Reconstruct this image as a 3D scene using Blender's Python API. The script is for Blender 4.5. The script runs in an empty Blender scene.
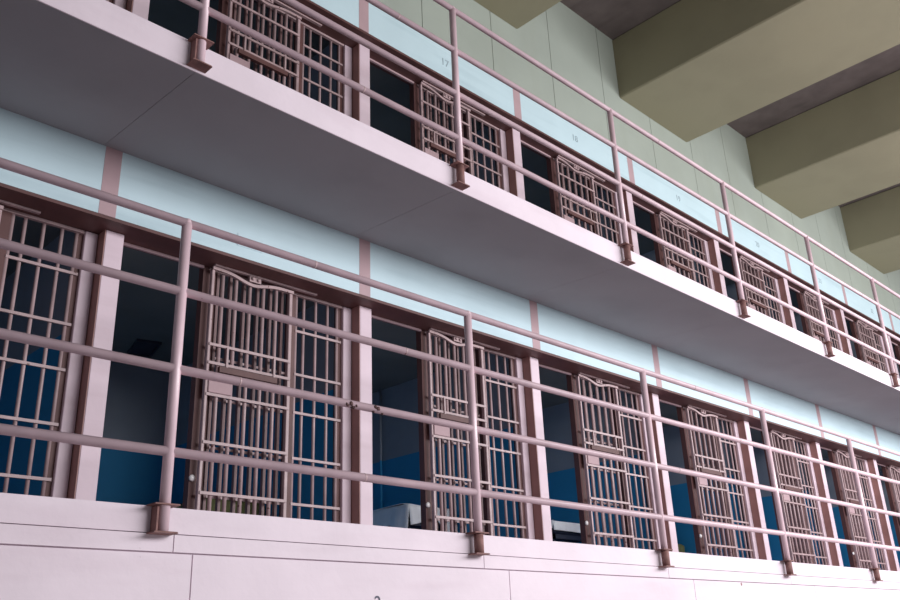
import bpy, bmesh, math, random
from mathutils import Vector, Matrix

# ------------------------------------------------------------------ settings
K = 1.12          # metres per layout unit
S = 1.5921        # spacing of railing posts
W = 1.6219        # spacing of cells
U = 1.9781        # height of one tier
D = 0.9291        # depth of the walkway (face of the blue band)
LOWER, UPPER = 0.0, U
RNG = random.Random(7)
sc = bpy.context.scene
col = sc.collection

# ------------------------------------------------------------------ camera
yaw, pitch, roll, F = 0.7975, 0.3816, 0.0425, 884.66
cam_d = bpy.data.cameras.new('camera'); cam = bpy.data.objects.new('camera', cam_d); col.objects.link(cam)
fwd = Vector((math.sin(yaw)*math.cos(pitch), math.cos(yaw)*math.cos(pitch), math.sin(pitch)))
right = Vector((math.cos(yaw), -math.sin(yaw), 0))
down = fwd.cross(right)
r2 = math.cos(roll)*right + math.sin(roll)*down
d2 = -math.sin(roll)*right + math.cos(roll)*down
m = Matrix((r2, -d2, -fwd)).transposed().to_4x4()
m.translation = Vector((-1.5145, -2.9114, -0.5254))*K
cam.matrix_world = m
cam_d.sensor_width = 36; cam_d.lens = F/900*36; cam_d.clip_start = 0.05; cam_d.clip_end = 200
sc.camera = cam

# ------------------------------------------------------------------ world, lights, exposure
w = bpy.data.worlds.new('hall_daylight'); sc.world = w; w.use_nodes = True
bg = w.node_tree.nodes['Background']; bg.inputs[0].default_value = (0.80, 0.86, 1.0, 1); bg.inputs[1].default_value = 0.14

def area(name, loc, target, sx, sy, power, colr):
    l = bpy.data.lights.new(name, 'AREA'); l.shape = 'RECTANGLE'; l.size = sx*K; l.size_y = sy*K
    l.energy = power; l.color = colr
    o = bpy.data.objects.new(name, l); col.objects.link(o)
    o.location = Vector(loc)*K
    o.rotation_euler = (Vector(target)-Vector(loc)).to_track_quat('-Z', 'Y').to_euler()
    return o
# tall windows of the hall: across from the cells, further along to the right
area('window_light', (7.8, -6.0, 2.3), (6.0, 0.5, -2.2), 13.0, 2.0, 1540, (0.97, 0.97, 1.0))
sc.view_settings.view_transform = 'Standard'; sc.view_settings.look = 'None'
sc.view_settings.exposure = 0.0; sc.view_settings.gamma = 1.0; sc.view_settings.use_curve_mapping = False

# ------------------------------------------------------------------ materials
def paint(name, c, rough=0.6, var=0.06, scale=6.0, bump=0.15, c2=None, thr=None, spec=0.4, chips=None, streak=None):
    m = bpy.data.materials.new(name); m.use_nodes = True
    nt = m.node_tree; n = nt.nodes; l = nt.links
    b = n['Principled BSDF']; b.inputs['Roughness'].default_value = rough
    b.inputs['Specular IOR Level'].default_value = spec
    tc = n.new('ShaderNodeTexCoord')
    nz = n.new('ShaderNodeTexNoise'); nz.inputs['Scale'].default_value = scale; nz.inputs['Detail'].default_value = 5
    l.new(tc.outputs['Object'], nz.inputs['Vector'])
    mx = n.new('ShaderNodeMix'); mx.data_type = 'RGBA'
    mx.inputs[6].default_value = tuple(min(1, v*(1-var)) for v in c)+(1,)
    mx.inputs[7].default_value = tuple(min(1, v*(1+var)) for v in c)+(1,)
    mr = n.new('ShaderNodeMapRange'); mr.inputs[1].default_value = 0.35; mr.inputs[2].default_value = 0.65
    l.new(nz.outputs['Fac'], mr.inputs[0]); l.new(mr.outputs[0], mx.inputs[0])
    out = mx.outputs[2]
    if c2:      # painted dado: second colour below a height
        sp = n.new('ShaderNodeSeparateXYZ'); l.new(tc.outputs['Object'], sp.inputs[0])
        lt = n.new('ShaderNodeMath'); lt.operation = 'LESS_THAN'; lt.inputs[1].default_value = thr
        l.new(sp.outputs[2], lt.inputs[0])
        m2 = n.new('ShaderNodeMix'); m2.data_type = 'RGBA'; l.new(lt.outputs[0], m2.inputs[0])
        l.new(out, m2.inputs[6]); m2.inputs[7].default_value = tuple(c2)+(1,)
        out = m2.outputs[2]
    if chips:   # small flakes of missing paint
        cc, cs, ct = chips
        n2 = n.new('ShaderNodeTexNoise'); n2.inputs['Scale'].default_value = cs; n2.inputs['Detail'].default_value = 3
        l.new(tc.outputs['Object'], n2.inputs['Vector'])
        g = n.new('ShaderNodeMapRange'); g.inputs[1].default_value = ct; g.inputs[2].default_value = ct+0.02
        l.new(n2.outputs['Fac'], g.inputs[0])
        m3 = n.new('ShaderNodeMix'); m3.data_type = 'RGBA'; l.new(g.outputs[0], m3.inputs[0])
        l.new(out, m3.inputs[6]); m3.inputs[7].default_value = tuple(cc)+(1,)
        out = m3.outputs[2]
    if streak:  # long faint dirt streaks
        ax, cc, amt = streak
        mp = n.new('ShaderNodeMapping'); mp.inputs['Scale'].default_value = ax
        l.new(tc.outputs['Object'], mp.inputs[0])
        n4 = n.new('ShaderNodeTexNoise'); n4.inputs['Scale'].default_value = 1.0; n4.inputs['Detail'].default_value = 6
        l.new(mp.outputs[0], n4.inputs['Vector'])
        g4 = n.new('ShaderNodeMapRange'); g4.inputs[1].default_value = 0.52; g4.inputs[2].default_value = 0.75
        g4.inputs[4].default_value = amt
        l.new(n4.outputs['Fac'], g4.inputs[0])
        m4 = n.new('ShaderNodeMix'); m4.data_type = 'RGBA'; l.new(g4.outputs[0], m4.inputs[0])
        l.new(out, m4.inputs[6]); m4.inputs[7].default_value = tuple(cc)+(1,)
        out = m4.outputs[2]
    l.new(out, b.inputs['Base Color'])
    if bump:
        nb = n.new('ShaderNodeTexNoise'); nb.inputs['Scale'].default_value = scale*8; nb.inputs['Detail'].default_value = 4
        l.new(tc.outputs['Object'], nb.inputs['Vector'])
        bp = n.new('ShaderNodeBump'); bp.inputs['Strength'].default_value = bump; bp.inputs['Distance'].default_value = 0.004
        l.new(nb.outputs['Fac'], bp.inputs['Height']); l.new(bp.outputs[0], b.inputs['Normal'])
    return m

M = {}
M['pink'] = paint('pale_pink_paint', (0.72, 0.57, 0.63), 0.5, 0.05, 3, 0.2, streak=((1.2, 1.2, 9), (0.45, 0.30, 0.33), 0.25))
M['fascia'] = paint('pale_pink_concrete_paint', (0.76, 0.65, 0.71), 0.65, 0.04, 2.5, 0.35, chips=((0.25, 0.13, 0.12), 9, 0.755), streak=((1.0, 1, 7), (0.5, 0.36, 0.42), 0.25))
M['pipe'] = paint('pink_pipe_paint', (0.74, 0.54, 0.59), 0.33, 0.08, 5, 0.1, spec=0.55, chips=((0.20, 0.09, 0.08), 14, 0.74))
M['bar'] = paint('grille_bar_paint', (0.45, 0.32, 0.325), 0.4, 0.12, 9, 0.1, chips=((0.16, 0.07, 0.06), 22, 0.70))
M['mauve'] = paint('mauve_paint', (0.47, 0.32, 0.34), 0.6, 0.05, 4, 0.15)
M['brown'] = paint('brown_steel_paint', (0.12, 0.052, 0.049), 0.55, 0.12, 5, 0.15)
M['shade'] = paint('shaded_bar_paint', (0.25, 0.15, 0.15), 0.5, 0.1, 9, 0.1)  # darker copy of the bar paint, with shade behind the doors in its colour
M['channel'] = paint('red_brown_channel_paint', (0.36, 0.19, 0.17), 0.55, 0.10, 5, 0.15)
M['rust'] = paint('rusty_steel', (0.22, 0.11, 0.10), 0.7, 0.25, 18, 0.3)
M['blue'] = paint('pale_blue_paint', (0.56, 0.71, 0.76), 0.55, 0.03, 2, 0.25, chips=((0.10, 0.09, 0.08), 7, 0.80), streak=((0.8, 1, 9), (0.32, 0.45, 0.50), 0.35))
M['green'] = paint('grey_green_wall_paint', (0.35, 0.385, 0.335), 0.7, 0.05, 1.5, 0.3, streak=((3, 3, 0.5), (0.30, 0.32, 0.26), 0.3))
M['joint'] = paint('dark_joint', (0.22, 0.24, 0.20), 0.9, 0.1, 10, 0)
M['beam'] = paint('olive_beam_paint', (0.31, 0.285, 0.19), 0.75, 0.06, 1.5, 0.3, streak=((1.5, 1.5, 1.5), (0.25, 0.22, 0.14), 0.3))
M['ceil'] = paint('bare_board_marked_concrete', (0.16, 0.13, 0.125), 0.85, 0.12, 4, 0.6, streak=((6, 0.6, 1), (0.08, 0.065, 0.06), 0.6))
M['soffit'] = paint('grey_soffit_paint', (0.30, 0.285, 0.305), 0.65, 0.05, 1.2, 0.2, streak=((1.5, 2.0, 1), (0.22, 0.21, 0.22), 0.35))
M['cell'] = paint('cell_wall_paint', (0.30, 0.34, 0.40), 0.6, 0.06, 3, 0.2, c2=(0.03, 0.30, 0.58), thr=0.99*K)
M['cellceil'] = paint('cell_ceiling_paint', (0.16, 0.18, 0.18), 0.8, 0.06, 3, 0.2)
M['hallfloor'] = paint('hall_floor_concrete', (0.36, 0.33, 0.33), 0.6, 0.08, 2, 0.2)
M['walk'] = paint('walkway_concrete', (0.35, 0.31, 0.32), 0.7, 0.08, 3, 0.2)
M['sheet'] = paint('white_cotton', (0.92, 0.94, 0.97), 0.85, 0.03, 20, 0.3)
M['olive'] = paint('olive_blanket', (0.16, 0.17, 0.07), 0.9, 0.1, 30, 0.5)
M['dark'] = paint('dark_blue_metal', (0.02, 0.025, 0.05), 0.5, 0.1, 10, 0.1)
M['ink'] = paint('dark_stencil_paint', (0.10, 0.10, 0.14), 0.7, 0.1, 20, 0)
M['faded'] = paint('faded_stencil_paint', (0.34, 0.43, 0.47), 0.7, 0.1, 20, 0)
M['knob'] = paint('white_enamel', (0.85, 0.82, 0.80), 0.3, 0.02, 20, 0)
M['chip'] = paint('bare_flaked_metal', (0.09, 0.04, 0.04), 0.8, 0.3, 60, 0.3)

# ------------------------------------------------------------------ mesh helpers (coordinates in layout units)
class MB:
    def __init__(s): s.v = []; s.f = []; s.sm = []
    def box(s, x0, x1, y0, y1, z0, z1, zb1=None):
        """zb1: height of the underside at y1 when it slopes"""
        i = len(s.v); zb = z0 if zb1 is None else zb1
        s.v += [(x0,y0,z0),(x1,y0,z0),(x1,y1,zb),(x0,y1,zb),(x0,y0,z1),(x1,y0,z1),(x1,y1,z1),(x0,y1,z1)]
        for q in ((0,3,2,1),(4,5,6,7),(0,1,5,4),(1,2,6,5),(2,3,7,6),(3,0,4,7)):
            s.f.append(tuple(i+a for a in q)); s.sm.append(False)
        return s
    def cbox(s, x0, x1, y0, y1, z0, z1, c=0.004):
        """chamfered box"""
        def ring(z, e):
            return [(x0+c+e,y0+e,z),(x1-c-e,y0+e,z),(x1-e,y0+c+e,z),(x1-e,y1-c-e,z),(x1-c-e,y1-e,z),(x0+c+e,y1-e,z),(x0+e,y1-c-e,z),(x0+e,y0+c+e,z)]
        i = len(s.v); R = [ring(z0,c), ring(z0+c,0), ring(z1-c,0), ring(z1,c)]
        for r in R: s.v += r
        s.f.append(tuple(i+k for k in range(7,-1,-1))); s.sm.append(False)
        for a in range(3):
            for k in range(8):
                k2 = (k+1) % 8
                s.f.append((i+a*8+k, i+a*8+k2, i+a*8+8+k2, i+a*8+8+k)); s.sm.append(False)
        s.f.append(tuple(i+24+k for k in range(8))); s.sm.append(False)
        return s
    def path(s, pts, r, n=12, cap=True, flat=1.0):
        """round tube along points; flat squashes it along y"""
        P = [Vector(p) for p in pts]; i = len(s.v)
        for a, p in enumerate(P):
            d = (P[min(a+1, len(P)-1)]-P[max(a-1, 0)]).normalized()
            up = Vector((0,0,1)) if abs(d.z) < 0.9 else Vector((1,0,0))
            e1 = d.cross(up).normalized(); e2 = e1.cross(d).normalized()
            rr = r[a] if isinstance(r, (list, tuple)) else r
            for k in range(n):
                t = 2*math.pi*k/n
                q = e1*math.cos(t)*rr + e2*math.sin(t)*rr
                s.v.append((p.x+q.x, p.y+q.y*flat, p.z+q.z))
        for a in range(len(P)-1):
            for k in range(n):
                k2 = (k+1) % n
                s.f.append((i+a*n+k, i+a*n+k2, i+(a+1)*n+k2, i+(a+1)*n+k)); s.sm.append(True)
        if cap:
            s.f.append(tuple(i+k for k in range(n-1,-1,-1))); s.sm.append(False)
            s.f.append(tuple(i+(len(P)-1)*n+k for k in range(n))); s.sm.append(False)
        return s
    def lathe(s, prof, cx, cy, cz, axis='z', n=16):
        i = len(s.v)
        for (r, h) in prof:
            for k in range(n):
                t = 2*math.pi*k/n; a, b = r*math.cos(t), r*math.sin(t)
                s.v.append((cx+a, cy+b, cz+h) if axis == 'z' else (cx+a, cy+h, cz+b))
        for a in range(len(prof)-1):
            for k in range(n):
                k2 = (k+1) % n
                s.f.append((i+a*n+k, i+a*n+k2, i+(a+1)*n+k2, i+(a+1)*n+k)); s.sm.append(True)
        s.f.append(tuple(i+k for k in range(n-1,-1,-1))); s.sm.append(False)
        s.f.append(tuple(i+(len(prof)-1)*n+k for k in range(n))); s.sm.append(False)
        return s
    def prism(s, poly, y0, y1):
        """polygon in x,z extruded along y"""
        i = len(s.v); n = len(poly)
        s.v += [(x,y0,z) for x,z in poly] + [(x,y1,z) for x,z in poly]
        s.f.append(tuple(range(i, i+n))); s.f.append(tuple(range(i+2*n-1, i+n-1, -1))); s.sm += [False, False]
        for k in range(n):
            k2 = (k+1) % n
            s.f.append((i+k2, i+k, i+n+k, i+n+k2)); s.sm.append(False)
        return s
    def grid(s, rows):
        i = len(s.v); n = len(rows[0])
        for r in rows: s.v += r
        for a in range(len(rows)-1):
            for k in range(n-1):
                s.f.append((i+a*n+k, i+a*n+k+1, i+(a+1)*n+k+1, i+(a+1)*n+k)); s.sm.append(True)
        return s
    def build(s, name, mat, parent=None, loc=None):
        me = bpy.data.meshes.new(name)
        me.from_pydata([(a*K, b*K, c*K) for a,b,c in s.v], [], s.f)
        me.polygons.foreach_set('use_smooth', s.sm)
        bm = bmesh.new(); bm.from_mesh(me); bmesh.ops.recalc_face_normals(bm, faces=bm.faces); bm.to_mesh(me); bm.free()
        me.materials.append(mat)
        o = bpy.data.objects.new(name, me); col.objects.link(o)
        if parent: o.parent = parent
        if loc: o.location = Vector(loc)*K
        return o

def struct(name, mb, mat, loc=None):
    o = mb.build(name, mat, None, loc); o['kind'] = 'structure'; return o
def tag(o, label, cat, group=None):
    o['label'] = label; o['category'] = cat
    if group: o['group'] = group
    return o
def empty(name, loc, label, cat, group=None):
    o = bpy.data.objects.new(name, None); col.objects.link(o); o.location = Vector(loc)*K; o.empty_display_size = 0.1
    return tag(o, label, cat, group)
def copy_tree(o, parent=None):
    c = o.copy(); col.objects.link(c); c.parent = parent
    for ch in list(o.children): copy_tree(ch, c)
    return c

# ------------------------------------------------------------------ structure
X0, X1 = -3.2, 21.0          # ends of the cell block
FY = 0.035                   # front face of the walkways
JX = [k*S+0.005 for k in range(-2, 14)]
# hall floor and ground-level front below the lower walkway
struct('floor', MB().box(-8, 26, -9, 3.6, -0.15, 0), M['hallfloor'], (0, 0, -2.0))
wf = MB()
edges = [X0]+[0.14+i*1.692 for i in range(-1, 13)]+[X1]
for a, b in zip(edges[:-1], edges[1:]):
    wf.box(a+0.0025, b-0.0025, FY, FY+0.1, -2.0, -0.158)
wf.box(X0, X1, FY+0.006, FY+0.12, -2.0, -0.1)
struct('wall_front', wf, M['fascia'])
# lower walkway: curb, band below it
struct('floor', MB().box(X0, X1, FY, 3.4, -0.09, 0.0), M['fascia'])
bd = MB()
e2 = [X0]+[0.06+i*S for i in range(-1, 13)]+[X1]
for a, b in zip(e2[:-1], e2[1:]): bd.box(a+0.002, b-0.002, FY-0.006, FY+0.1, -0.153, -0.094)
struct('trim_1', bd, M['fascia'])
# upper walkway slab, cast in bays with open joints
s0 = MB(); s1 = MB(); sf = MB()
ex = [X0]+JX[1:]+[X1]
for a, b in zip(ex[:-1], ex[1:]):
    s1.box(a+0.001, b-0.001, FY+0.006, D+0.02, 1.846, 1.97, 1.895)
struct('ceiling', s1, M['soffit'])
sf.box(X0, X1, FY, FY+0.006, 1.842, 1.985).box(X0, X1, FY+0.006, FY+0.05, 1.90, 1.985)
struct('trim_2', sf, M['fascia'])
struct('floor', MB().box(X0, X1, FY+0.05, 3.4, 1.90, 1.978), M['walk'])
# per tier: blue band with painted strips, brown lintel underside, back wall, ceilings
for t, (z, top) in enumerate(((LOWER, 1.90), (UPPER, 1.822))):
    struct('trim_%d' % (3+t), MB().box(X0, X1, D, D+0.16, 1.522, top), M['blue'], (0, 0, z))
    st = MB()
    for k in range(-2, 13): st.box(0.017+k*W, 0.103+k*W, D-0.0012, D+0.01, 1.5215, top)
    struct('trim_%d' % (5+t), st, M['mauve'], (0, 0, z))
    struct('trim_%d' % (7+t), MB().box(X0, X1, D+0.002, D+0.24, 1.505, 1.522), M['brown'], (0, 0, z))
    struct('ceiling', MB().box(X0, X1, D+0.16, 3.4, 1.60, 1.90 if t == 0 else 1.82), M['cellceil'], (0, 0, z))
    struct('wall_back', MB().box(X0, X1, 3.25, 3.4, 0, 1.60), M['cell'], (0, 0, z))
    for k in range(-2, 13):
        # partition between two cells, then the pier in front of it
        struct('wall_partition', MB().box(0.036+k*W, 0.15+k*W, 1.165, 3.25, 0, 1.60), M['cell'], (0, 0, z))
        struct('wall_pier', MB().cbox(0.1125+k*W, 0.207+k*W, 1.04, 1.17, 0, 1.505, 0.003), M['pink'], (0, 0, z))
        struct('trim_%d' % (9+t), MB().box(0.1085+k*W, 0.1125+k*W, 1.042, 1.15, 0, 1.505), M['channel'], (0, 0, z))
# green wall above the upper cells: tall panels with open joints
gw = MB(); j = [3.04+0.79*i for i in range(-8, 24)]
for a, b in zip(j[:-1], j[1:]): gw.box(a+0.003, b-0.003, D, D+0.1, 3.80, 5.12)
struct('wall_back', gw, M['green'])
struct('wall_back', MB().box(X0, X1, D+0.012, D+0.14, 3.80, 5.12), M['joint'])
# roof: slab and deep beams across the hall
struct('ceiling', MB().box(-8, 26, -8, 3.6, 5.12, 5.3), M['ceil'])
for k in range(-3, 6):
    struct('ceiling_beam', MB().cbox(0, 1.235, -8, D+0.01, 4.43, 5.12, 0.012), M['beam'], (4.895+2.735*k, 0, 0))

# ------------------------------------------------------------------ railings
def make_railing(z, n0, n1, rails, foot_z, label):
    root = empty('railing', (0, 0, z), label, 'railing')
    for i, h in enumerate(rails):
        r = MB().path([(X0+0.1, 0, h), (X1-0.3, 0, h)], 0.0175, 14).build('rail', M['pipe'], root)
        for q in range(-1, 7):       # pipe couplings
            cx = q*3.184+[0.62, 1.15, 0.27, 0.9][i]
            MB().path([(cx-0.004, 0, h), (cx-0.002, 0, h), (cx+0.002, 0, h), (cx+0.004, 0, h)], [0.0176, 0.0183, 0.0183, 0.0176], 14).build('weld_seam', M['bar'], r)
    for k in range(n0, n1+1):
        x = k*S
        p = MB().path([(x, 0, foot_z+0.004), (x, 0, rails[0])], 0.020, 16)
        p.lathe([(0.002, -0.0205), (0.014, -0.015), (0.0205, 0), (0.014, 0.015), (0.002, 0.0205)], x, 0, rails[0])
        p = p.build('post', M['pipe'], root)
        # flange sitting on the walkway edge, clipped by the concrete
        MB().prism([(x-0.05, -0.002), (x+0.046, -0.002), (x+0.044, 0.003), (x-0.048, 0.003)], -0.028, 0.05).build('flange', M['rust'], p)
        if k < 1: MB().box(x-0.031, x-0.024, -0.010, FY-0.001, foot_z+0.008, -0.004).build('bracket', M['rust'], p)
        MB().prism([(x-0.046, foot_z), (x+0.046, foot_z), (x+0.042, foot_z+0.006), (x-0.042, foot_z+0.006)], -0.026, FY-0.001).build('foot_plate', M['rust'], p)
        if k >= 1:
            MB().path([(x, 0, foot_z+0.006), (x, 0, -0.003)], 0.023, 14).build('brown_pipe_foot', M['rust'], p)  # brown tube drawn round the pipe below the flange
    return root
ra = make_railing(LOWER, -1, 12, (1.1, 0.8075, 0.4982, 0.1891), -0.0975, 'pink pipe railing with four rails along the lower walkway')
rb = make_railing(UPPER, -1, 12, (1.0732, 0.7756, 0.4729, 0.1758), -0.1258, 'pink pipe railing with four rails along the upper walkway')
# flaked patches on the second rail from the bottom
chip_rail = [c for c in ra.children if c.name.startswith('rail')][2]
for cx in (0.823, 0.975):
    rg = MB()
    for a in range(7):
        t = RNG.uniform(3.4, 5.3); x = cx+RNG.uniform(-0.035, 0.035)
        p = Vector((x, -abs(math.sin(t))*0.017, math.cos(t)*0.017+0.4982))
        rg.lathe([(0.002, -0.004), (RNG.uniform(0.006, 0.011), -0.002), (0.002, 0.001)], p.x, p.y, p.z, 'y', 7)
    rg.build('flaked_paint', M['chip'], chip_rail)

# ------------------------------------------------------------------ cell front (fixed grille) and sliding door
def make_grille(lift=0.0):
    root = empty('cell_grille', (0, 0, 0), '', 'grille', None)
    MB().box(0.70, 0.738, 1.118, 1.165, 0, 1.503).box(0.742, 0.782, 1.125, 1.165, 0, 1.503).build('door_post', M['brown'], root)
    MB().lathe([(0.010, 0), (0.016, -0.004), (0.017, -0.011), (0.011, -0.016), (0.003, -0.018)], 0.712, 1.118, 0.345, 'y', 12).build('bolt_knob', M['knob'], root)
    MB().box(1.272, 1.318, 1.128, 1.165, 0, 1.503).build('middle_post', M['brown'], root)
    MB().box(1.632, 1.672, 1.135, 1.165, 0, 1.503).build('side_post', M['brown'], root)
    MB().cbox(1.663, 1.7275, 1.113, 1.165, 0, 1.503, 0.003).build('frame', M['pink'], root)
    MB().box(0.209, 0.70, 1.112, 1.128, 1.488, 1.503).build('head_bar', M['mauve'], root)
    MB().box(0.735, 1.66, 1.118, 1.14, 1.488, 1.503).build('top_bar', M['bar'], root)
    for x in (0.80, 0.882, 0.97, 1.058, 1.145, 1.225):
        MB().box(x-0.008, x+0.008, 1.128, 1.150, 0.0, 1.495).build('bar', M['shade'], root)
    for x in (1.385, 1.472, 1.56, 1.632):
        MB().path([(x, 1.142, 0.0), (x, 1.142, 1.495)], 0.0095, 8).build('bar', M['bar'], root)
    MB().path([(1.325, 1.136, 0.0), (1.325, 1.136, 1.495)], 0.010, 8).build('bar', M['bar'], root)
    for z in (0.27, 0.52, 0.78, 1.005, 1.268):
        z += lift; cb = MB()
        if z-lift < 1.2: cb.box(0.782, 1.272, 1.1505, 1.1585, z-0.007, z+0.007)
        cb.box(1.318, 1.655, 1.124, 1.132, z-0.007, z+0.007).build('cross_bar', M['bar'], root)
    return root
def make_door(lift=0.0):
    root = empty('cell_door', (0.74, 1.085, 0), '', 'door', None)
    ox, oy = 0.74, 1.085
    def b(mb, name, mat):
        mb.v = [(x-ox, y-oy, z) for x, y, z in mb.v]; return mb.build(name, mat, root)
    b(MB().cbox(0.728, 0.746, 1.072, 1.098, 0.01, 1.485, 0.003), 'stile', M['bar'])
    b(MB().cbox(1.235, 1.257, 1.072, 1.098, 0.01, 1.485, 0.003), 'stile', M['bar'])
    for x in (0.802, 0.886, 0.975, 1.064, 1.150):
        top = 1.44
        b(MB().path([(x, 1.085, 0.01), (x, 1.085, top+0.02)], 0.0108, 8), 'bar', M['bar'])
    for z in ((1.268,) if lift else ())+(1.048, 0.947, 0.776, 0.525, 0.270):
        z += lift
        b(MB().box(0.735, 1.25, 1.066, 1.075, z-0.0075, z+0.0075), 'cross_bar', M['bar'])
    # curved top strap dipping to the hanger
    n = 24; up = []; lo = []
    for i in range(n+1):
        t = i/n; x = 0.728+0.529*t
        z = 1.492 - 0.034*math.exp(-((t-0.48)/0.2)**2) - 0.012*t
        up.append((x, z)); lo.append((x, z-0.017))
    for i in range(n):
        b_ = [lo[i], lo[i+1], up[i+1], up[i]]
        if i == 0: ms = MB()
        ms.prism(b_, 1.062, 1.074)
    b(ms, 'top_strap', M['bar'])
    b(MB().box(0.955, 1.03, 1.058, 1.078, 1.462, 1.493).lathe([(0.010, 0), (0.010, -0.008), (0.004, -0.010)], 0.975, 1.058, 1.48, 'y', 10).lathe([(0.010, 0), (0.010, -0.008), (0.004, -0.010)], 1.012, 1.058, 1.478, 'y', 10), 'hanger', M['bar'])
    b(MB().cbox(0.744, 0.886, 1.064, 1.098, 0.786+lift, 0.872+lift, 0.003), 'lock_plate', M['mauve'])
    b(MB().box(0.80, 1.16, 1.058, 1.082, 0.902+lift, 0.934+lift), 'food_slot', M['brown'])
    b(MB().box(0.838, 0.850, 1.06, 1.075, 0.934+lift, 1.045+lift).box(1.135, 1.147, 1.06, 1.075, 0.934+lift, 1.045+lift), 'slot_bracket', M['bar'])
    return root
ordn = ['leftmost', 'second', 'third', 'fourth', 'fifth', 'sixth', 'seventh', 'eighth', 'ninth']
def place(k, i, n):
    if k == 0: return 'leftmost'
    if i == n-1: return 'rightmost'
    return ordn[i]+' from the left'
t0 = MB().box(0, 0.685, -0.01, 0.01, -0.010, 0).build('door_track', M['bar'])
for tier, z, ks in (('lower', LOWER, list(range(-1, 7))), ('upper', UPPER, list(range(-1, 8)))):
    lift = 0.0 if tier == 'lower' else 0.06
    g0 = make_grille(lift); d0 = make_door(lift); used = False
    for i, k in enumerate(ks):
        pos = 'leftmost' if i == 0 else ('rightmost' if i == len(ks)-1 else ordn[i]+' from the left')
        g = g0 if not used else copy_tree(g0)
        d = d0 if not used else copy_tree(d0)
        tr = t0 if not (used or lift) else copy_tree(t0)
        tr.location = Vector((0.735+k*W, 1.065, z+1.5045))*K
        tag(tr, 'door slide track, %s tier, %s in its row' % (tier, pos), 'door track', 'door tracks on the %s tier' % tier)
        used = True
        g.location = Vector((k*W, 0, z))*K
        d.location = Vector((0.74+k*W, 1.085, z))*K
        tag(g, 'fixed barred cell front of the %s tier, %s in its row' % (tier, pos), 'cell grille', 'fixed cell fronts on the %s tier' % tier)
        tag(d, 'open sliding barred cell door of the %s tier, %s in its row' % (tier, pos), 'cell door', 'sliding cell doors on the %s tier' % tier)

# ------------------------------------------------------------------ things in the cells
def make_bed(k, label, mat='olive', top=0.475):
    root = empty('bed', (1.185+k*W, 1.80, 0), label, 'bed', 'bunks in the lower cells'); h = top-0.475
    fr = MB()
    for a in ((0, 0.445, 0, 0.02), (0, 0.445, 1.36, 1.38), (0, 0.02, 0, 1.38), (0.425, 0.445, 0, 1.38)): fr.box(*a, 0.34+h, 0.375+h)
    for q in range(6): fr.box(0.02, 0.425, 0.12+q*0.22, 0.16+q*0.22, 0.35+h, 0.36+h)
    fr.build('bed_frame', M['dark'], root)
    for x in (0.02, 0.425):
        for y in (0.03, 1.35): MB().path([(x, y, 0), (x, y, 0.34+h)], 0.012, 8).build('leg', M['dark'], root)
    MB().cbox(0.005, 0.44, 0.01, 1.37, 0.376+h, 0.475+h, 0.02).build('mattress', M[mat], root)
    return root
make_bed(0, 'bunk with an olive mattress in the lower cell with the blue wall, far left', 'olive', 0.40)
make_bed(1, 'bunk under the draped white sheet in the lower cell, third front from left', 'dark')
make_bed(2, 'bunk under the flat white sheet in the fourth lower cell from the left', 'dark')
make_bed(3, 'bunk with an olive mattress in the fifth lower cell from the left', 'olive', 0.40)
def make_sheet(k, drop_f, drop_s, messy, label, seed):
    """sheet over the bunk: top, foot drop and a side drop with folds"""
    rng = random.Random(seed); ph = [rng.uniform(0, 6.28) for _ in range(6)]
    zt = 0.492; rows = []
    xs = [-0.012+0.468*i/16 for i in range(17)]
    def fold(x, a): return messy*a*(0.6*math.sin(24*x+ph[0])+0.4*math.sin(55*x+ph[1]))
    # profile across the foot: bottom of drop -> top -> towards the head
    for j in range(8):
        t = j/7; r = []
        for x in xs:
            r.append((x, -0.012-(0.016*messy-fold(x, 0.010))*(1-t), zt-0.012-(drop_f*(1+messy*(0.15*math.sin(9*x+ph[2])+0.9*max(0, x-0.24)/0.22)))*(1-t)))
        rows.append(r)
    for j in range(1, 18):
        y = -0.012+1.38*j/17
        rows.append([(x, y, zt+messy*0.008*math.sin(13*x+ph[3])*math.sin(7*y+ph[4])) for x in xs])
    mb = MB().grid(rows)
    side = []
    for j in range(8):
        t = j/7; r = []
        for i in range(18*2):
            y = -0.012+1.38*i/35
            wv = messy*(0.6*math.sin(17*y+ph[5])+0.4*math.sin(41*y+ph[1]))
            r.append((-0.012-0.013*t*(2+wv), y, zt-0.006-drop_s*t*(1+0.2*messy*math.sin(16*y+ph[0]))))
        side.append(r)
    mb.grid(side)
    o = mb.build('bed_sheet', M['sheet'], None, (1.185+k*W, 1.80, 0))
    so = o.modifiers.new('thickness', 'SOLIDIFY'); so.thickness = 0.004
    return tag(o, label, 'bed sheet', 'white sheets on the lower bunks')
make_sheet(1, 0.12, 0.19, 1.6, 'rumpled white sheet hanging in folds over the bunk, beside the second railing post', 3)
make_sheet(2, 0.075, 0.07, 0.1, 'flat white sheet stretched over the bunk in the next cell, midway along', 5)
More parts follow.
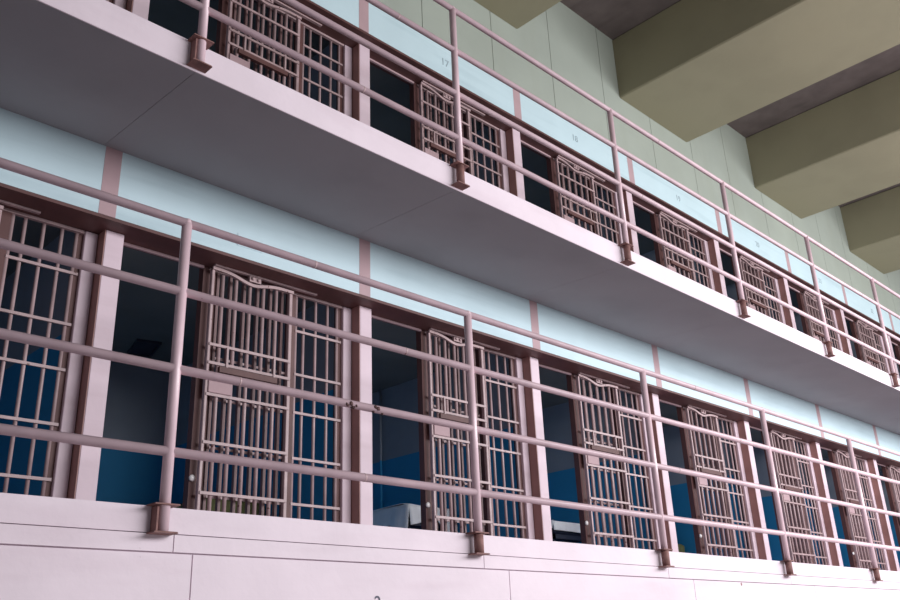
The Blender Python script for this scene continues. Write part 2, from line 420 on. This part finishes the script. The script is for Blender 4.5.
# wall-hung cabinet and pipes inside
sh = empty('ceiling_vent', (1.21, 2.815, 1.60), 'small dark vent on the ceiling of the leftmost fully open lower cell', 'vent')
MB().box(-0.085, 0.085, -0.16, -0.145, -0.02, 0).box(-0.085, 0.085, 0.145, 0.16, -0.02, 0).box(-0.085, -0.07, -0.145, 0.145, -0.02, 0).box(0.07, 0.085, -0.145, 0.145, -0.02, 0).build('vent_frame', M['dark'], sh)
MB().box(-0.07, 0.07, -0.145, 0.145, -0.008, 0).build('vent_panel', M['dark'], sh)
sh.rotation_euler = (0, 0, -0.25)
for k, y, nm in ((1, 2.62, 'third'), (2, 2.30, 'fourth'), (3, 2.2, 'fifth')):
    p = MB().path([(0, 0, 0.0), (0, 0, 1.60)], 0.011, 8).build('wall_pipe', M['cell'], None, (1.632+k*W, y, 0))
    tag(p, 'thin painted vertical pipe on the side wall of the %s lower cell from left' % nm, 'pipe', 'pipes in the lower cells')

# ------------------------------------------------------------------ painted numbers
def number(txt, x, y, z, h, mat, label, group):
    cu = bpy.data.curves.new('n', 'FONT'); cu.body = txt; cu.size = h*1.4*K; cu.extrude = 0.0008; cu.align_x = 'CENTER'
    t = bpy.data.objects.new('n', cu); col.objects.link(t)
    bpy.context.view_layer.update()
    me = bpy.data.meshes.new_from_object(t.evaluated_get(bpy.context.evaluated_depsgraph_get()))
    bpy.data.objects.remove(t)
    me.materials.clear(); me.materials.append(mat)
    o = bpy.data.objects.new('painted_number', me); col.objects.link(o)
    o.rotation_euler = (math.pi/2, 0, 0); o.location = Vector((x, y-0.0012, z))*K
    return tag(o, label, 'number', group)
number('2', 1.0, FY, -0.338, 0.055, M['ink'], 'dark number 2 painted low on the pink front wall', 'numbers on the front wall')
number('1', 2.64, FY, -0.338, 0.055, M['ink'], 'dark number mark low on the pink front wall, right of the 2', 'numbers on the front wall')
for x, t, lb in ((2.475, '17', 'leftmost, beside the second upper post'), (4.07, '18', 'second of the row, left of the third post'), (5.75, '19', 'between the third and fourth posts'), (7.41, '20', 'between the fourth and fifth posts'), (9.05, '21', 'right of the fifth upper post'), (10.7, '22', 'rightmost, near the picture edge')):
    number(t, x, D, 3.60, 0.062, M['faded'], 'faded number on the upper blue band, '+lb, 'cell numbers on the upper band')
pl = MB().box(0, 0.16, -0.003, 0, 0, 0.075).build('name_plate', M['blue'], None, (0.785, D, 1.585))
tag(pl, 'faint pale plate painted over, on the lower blue band above an open door', 'plate')
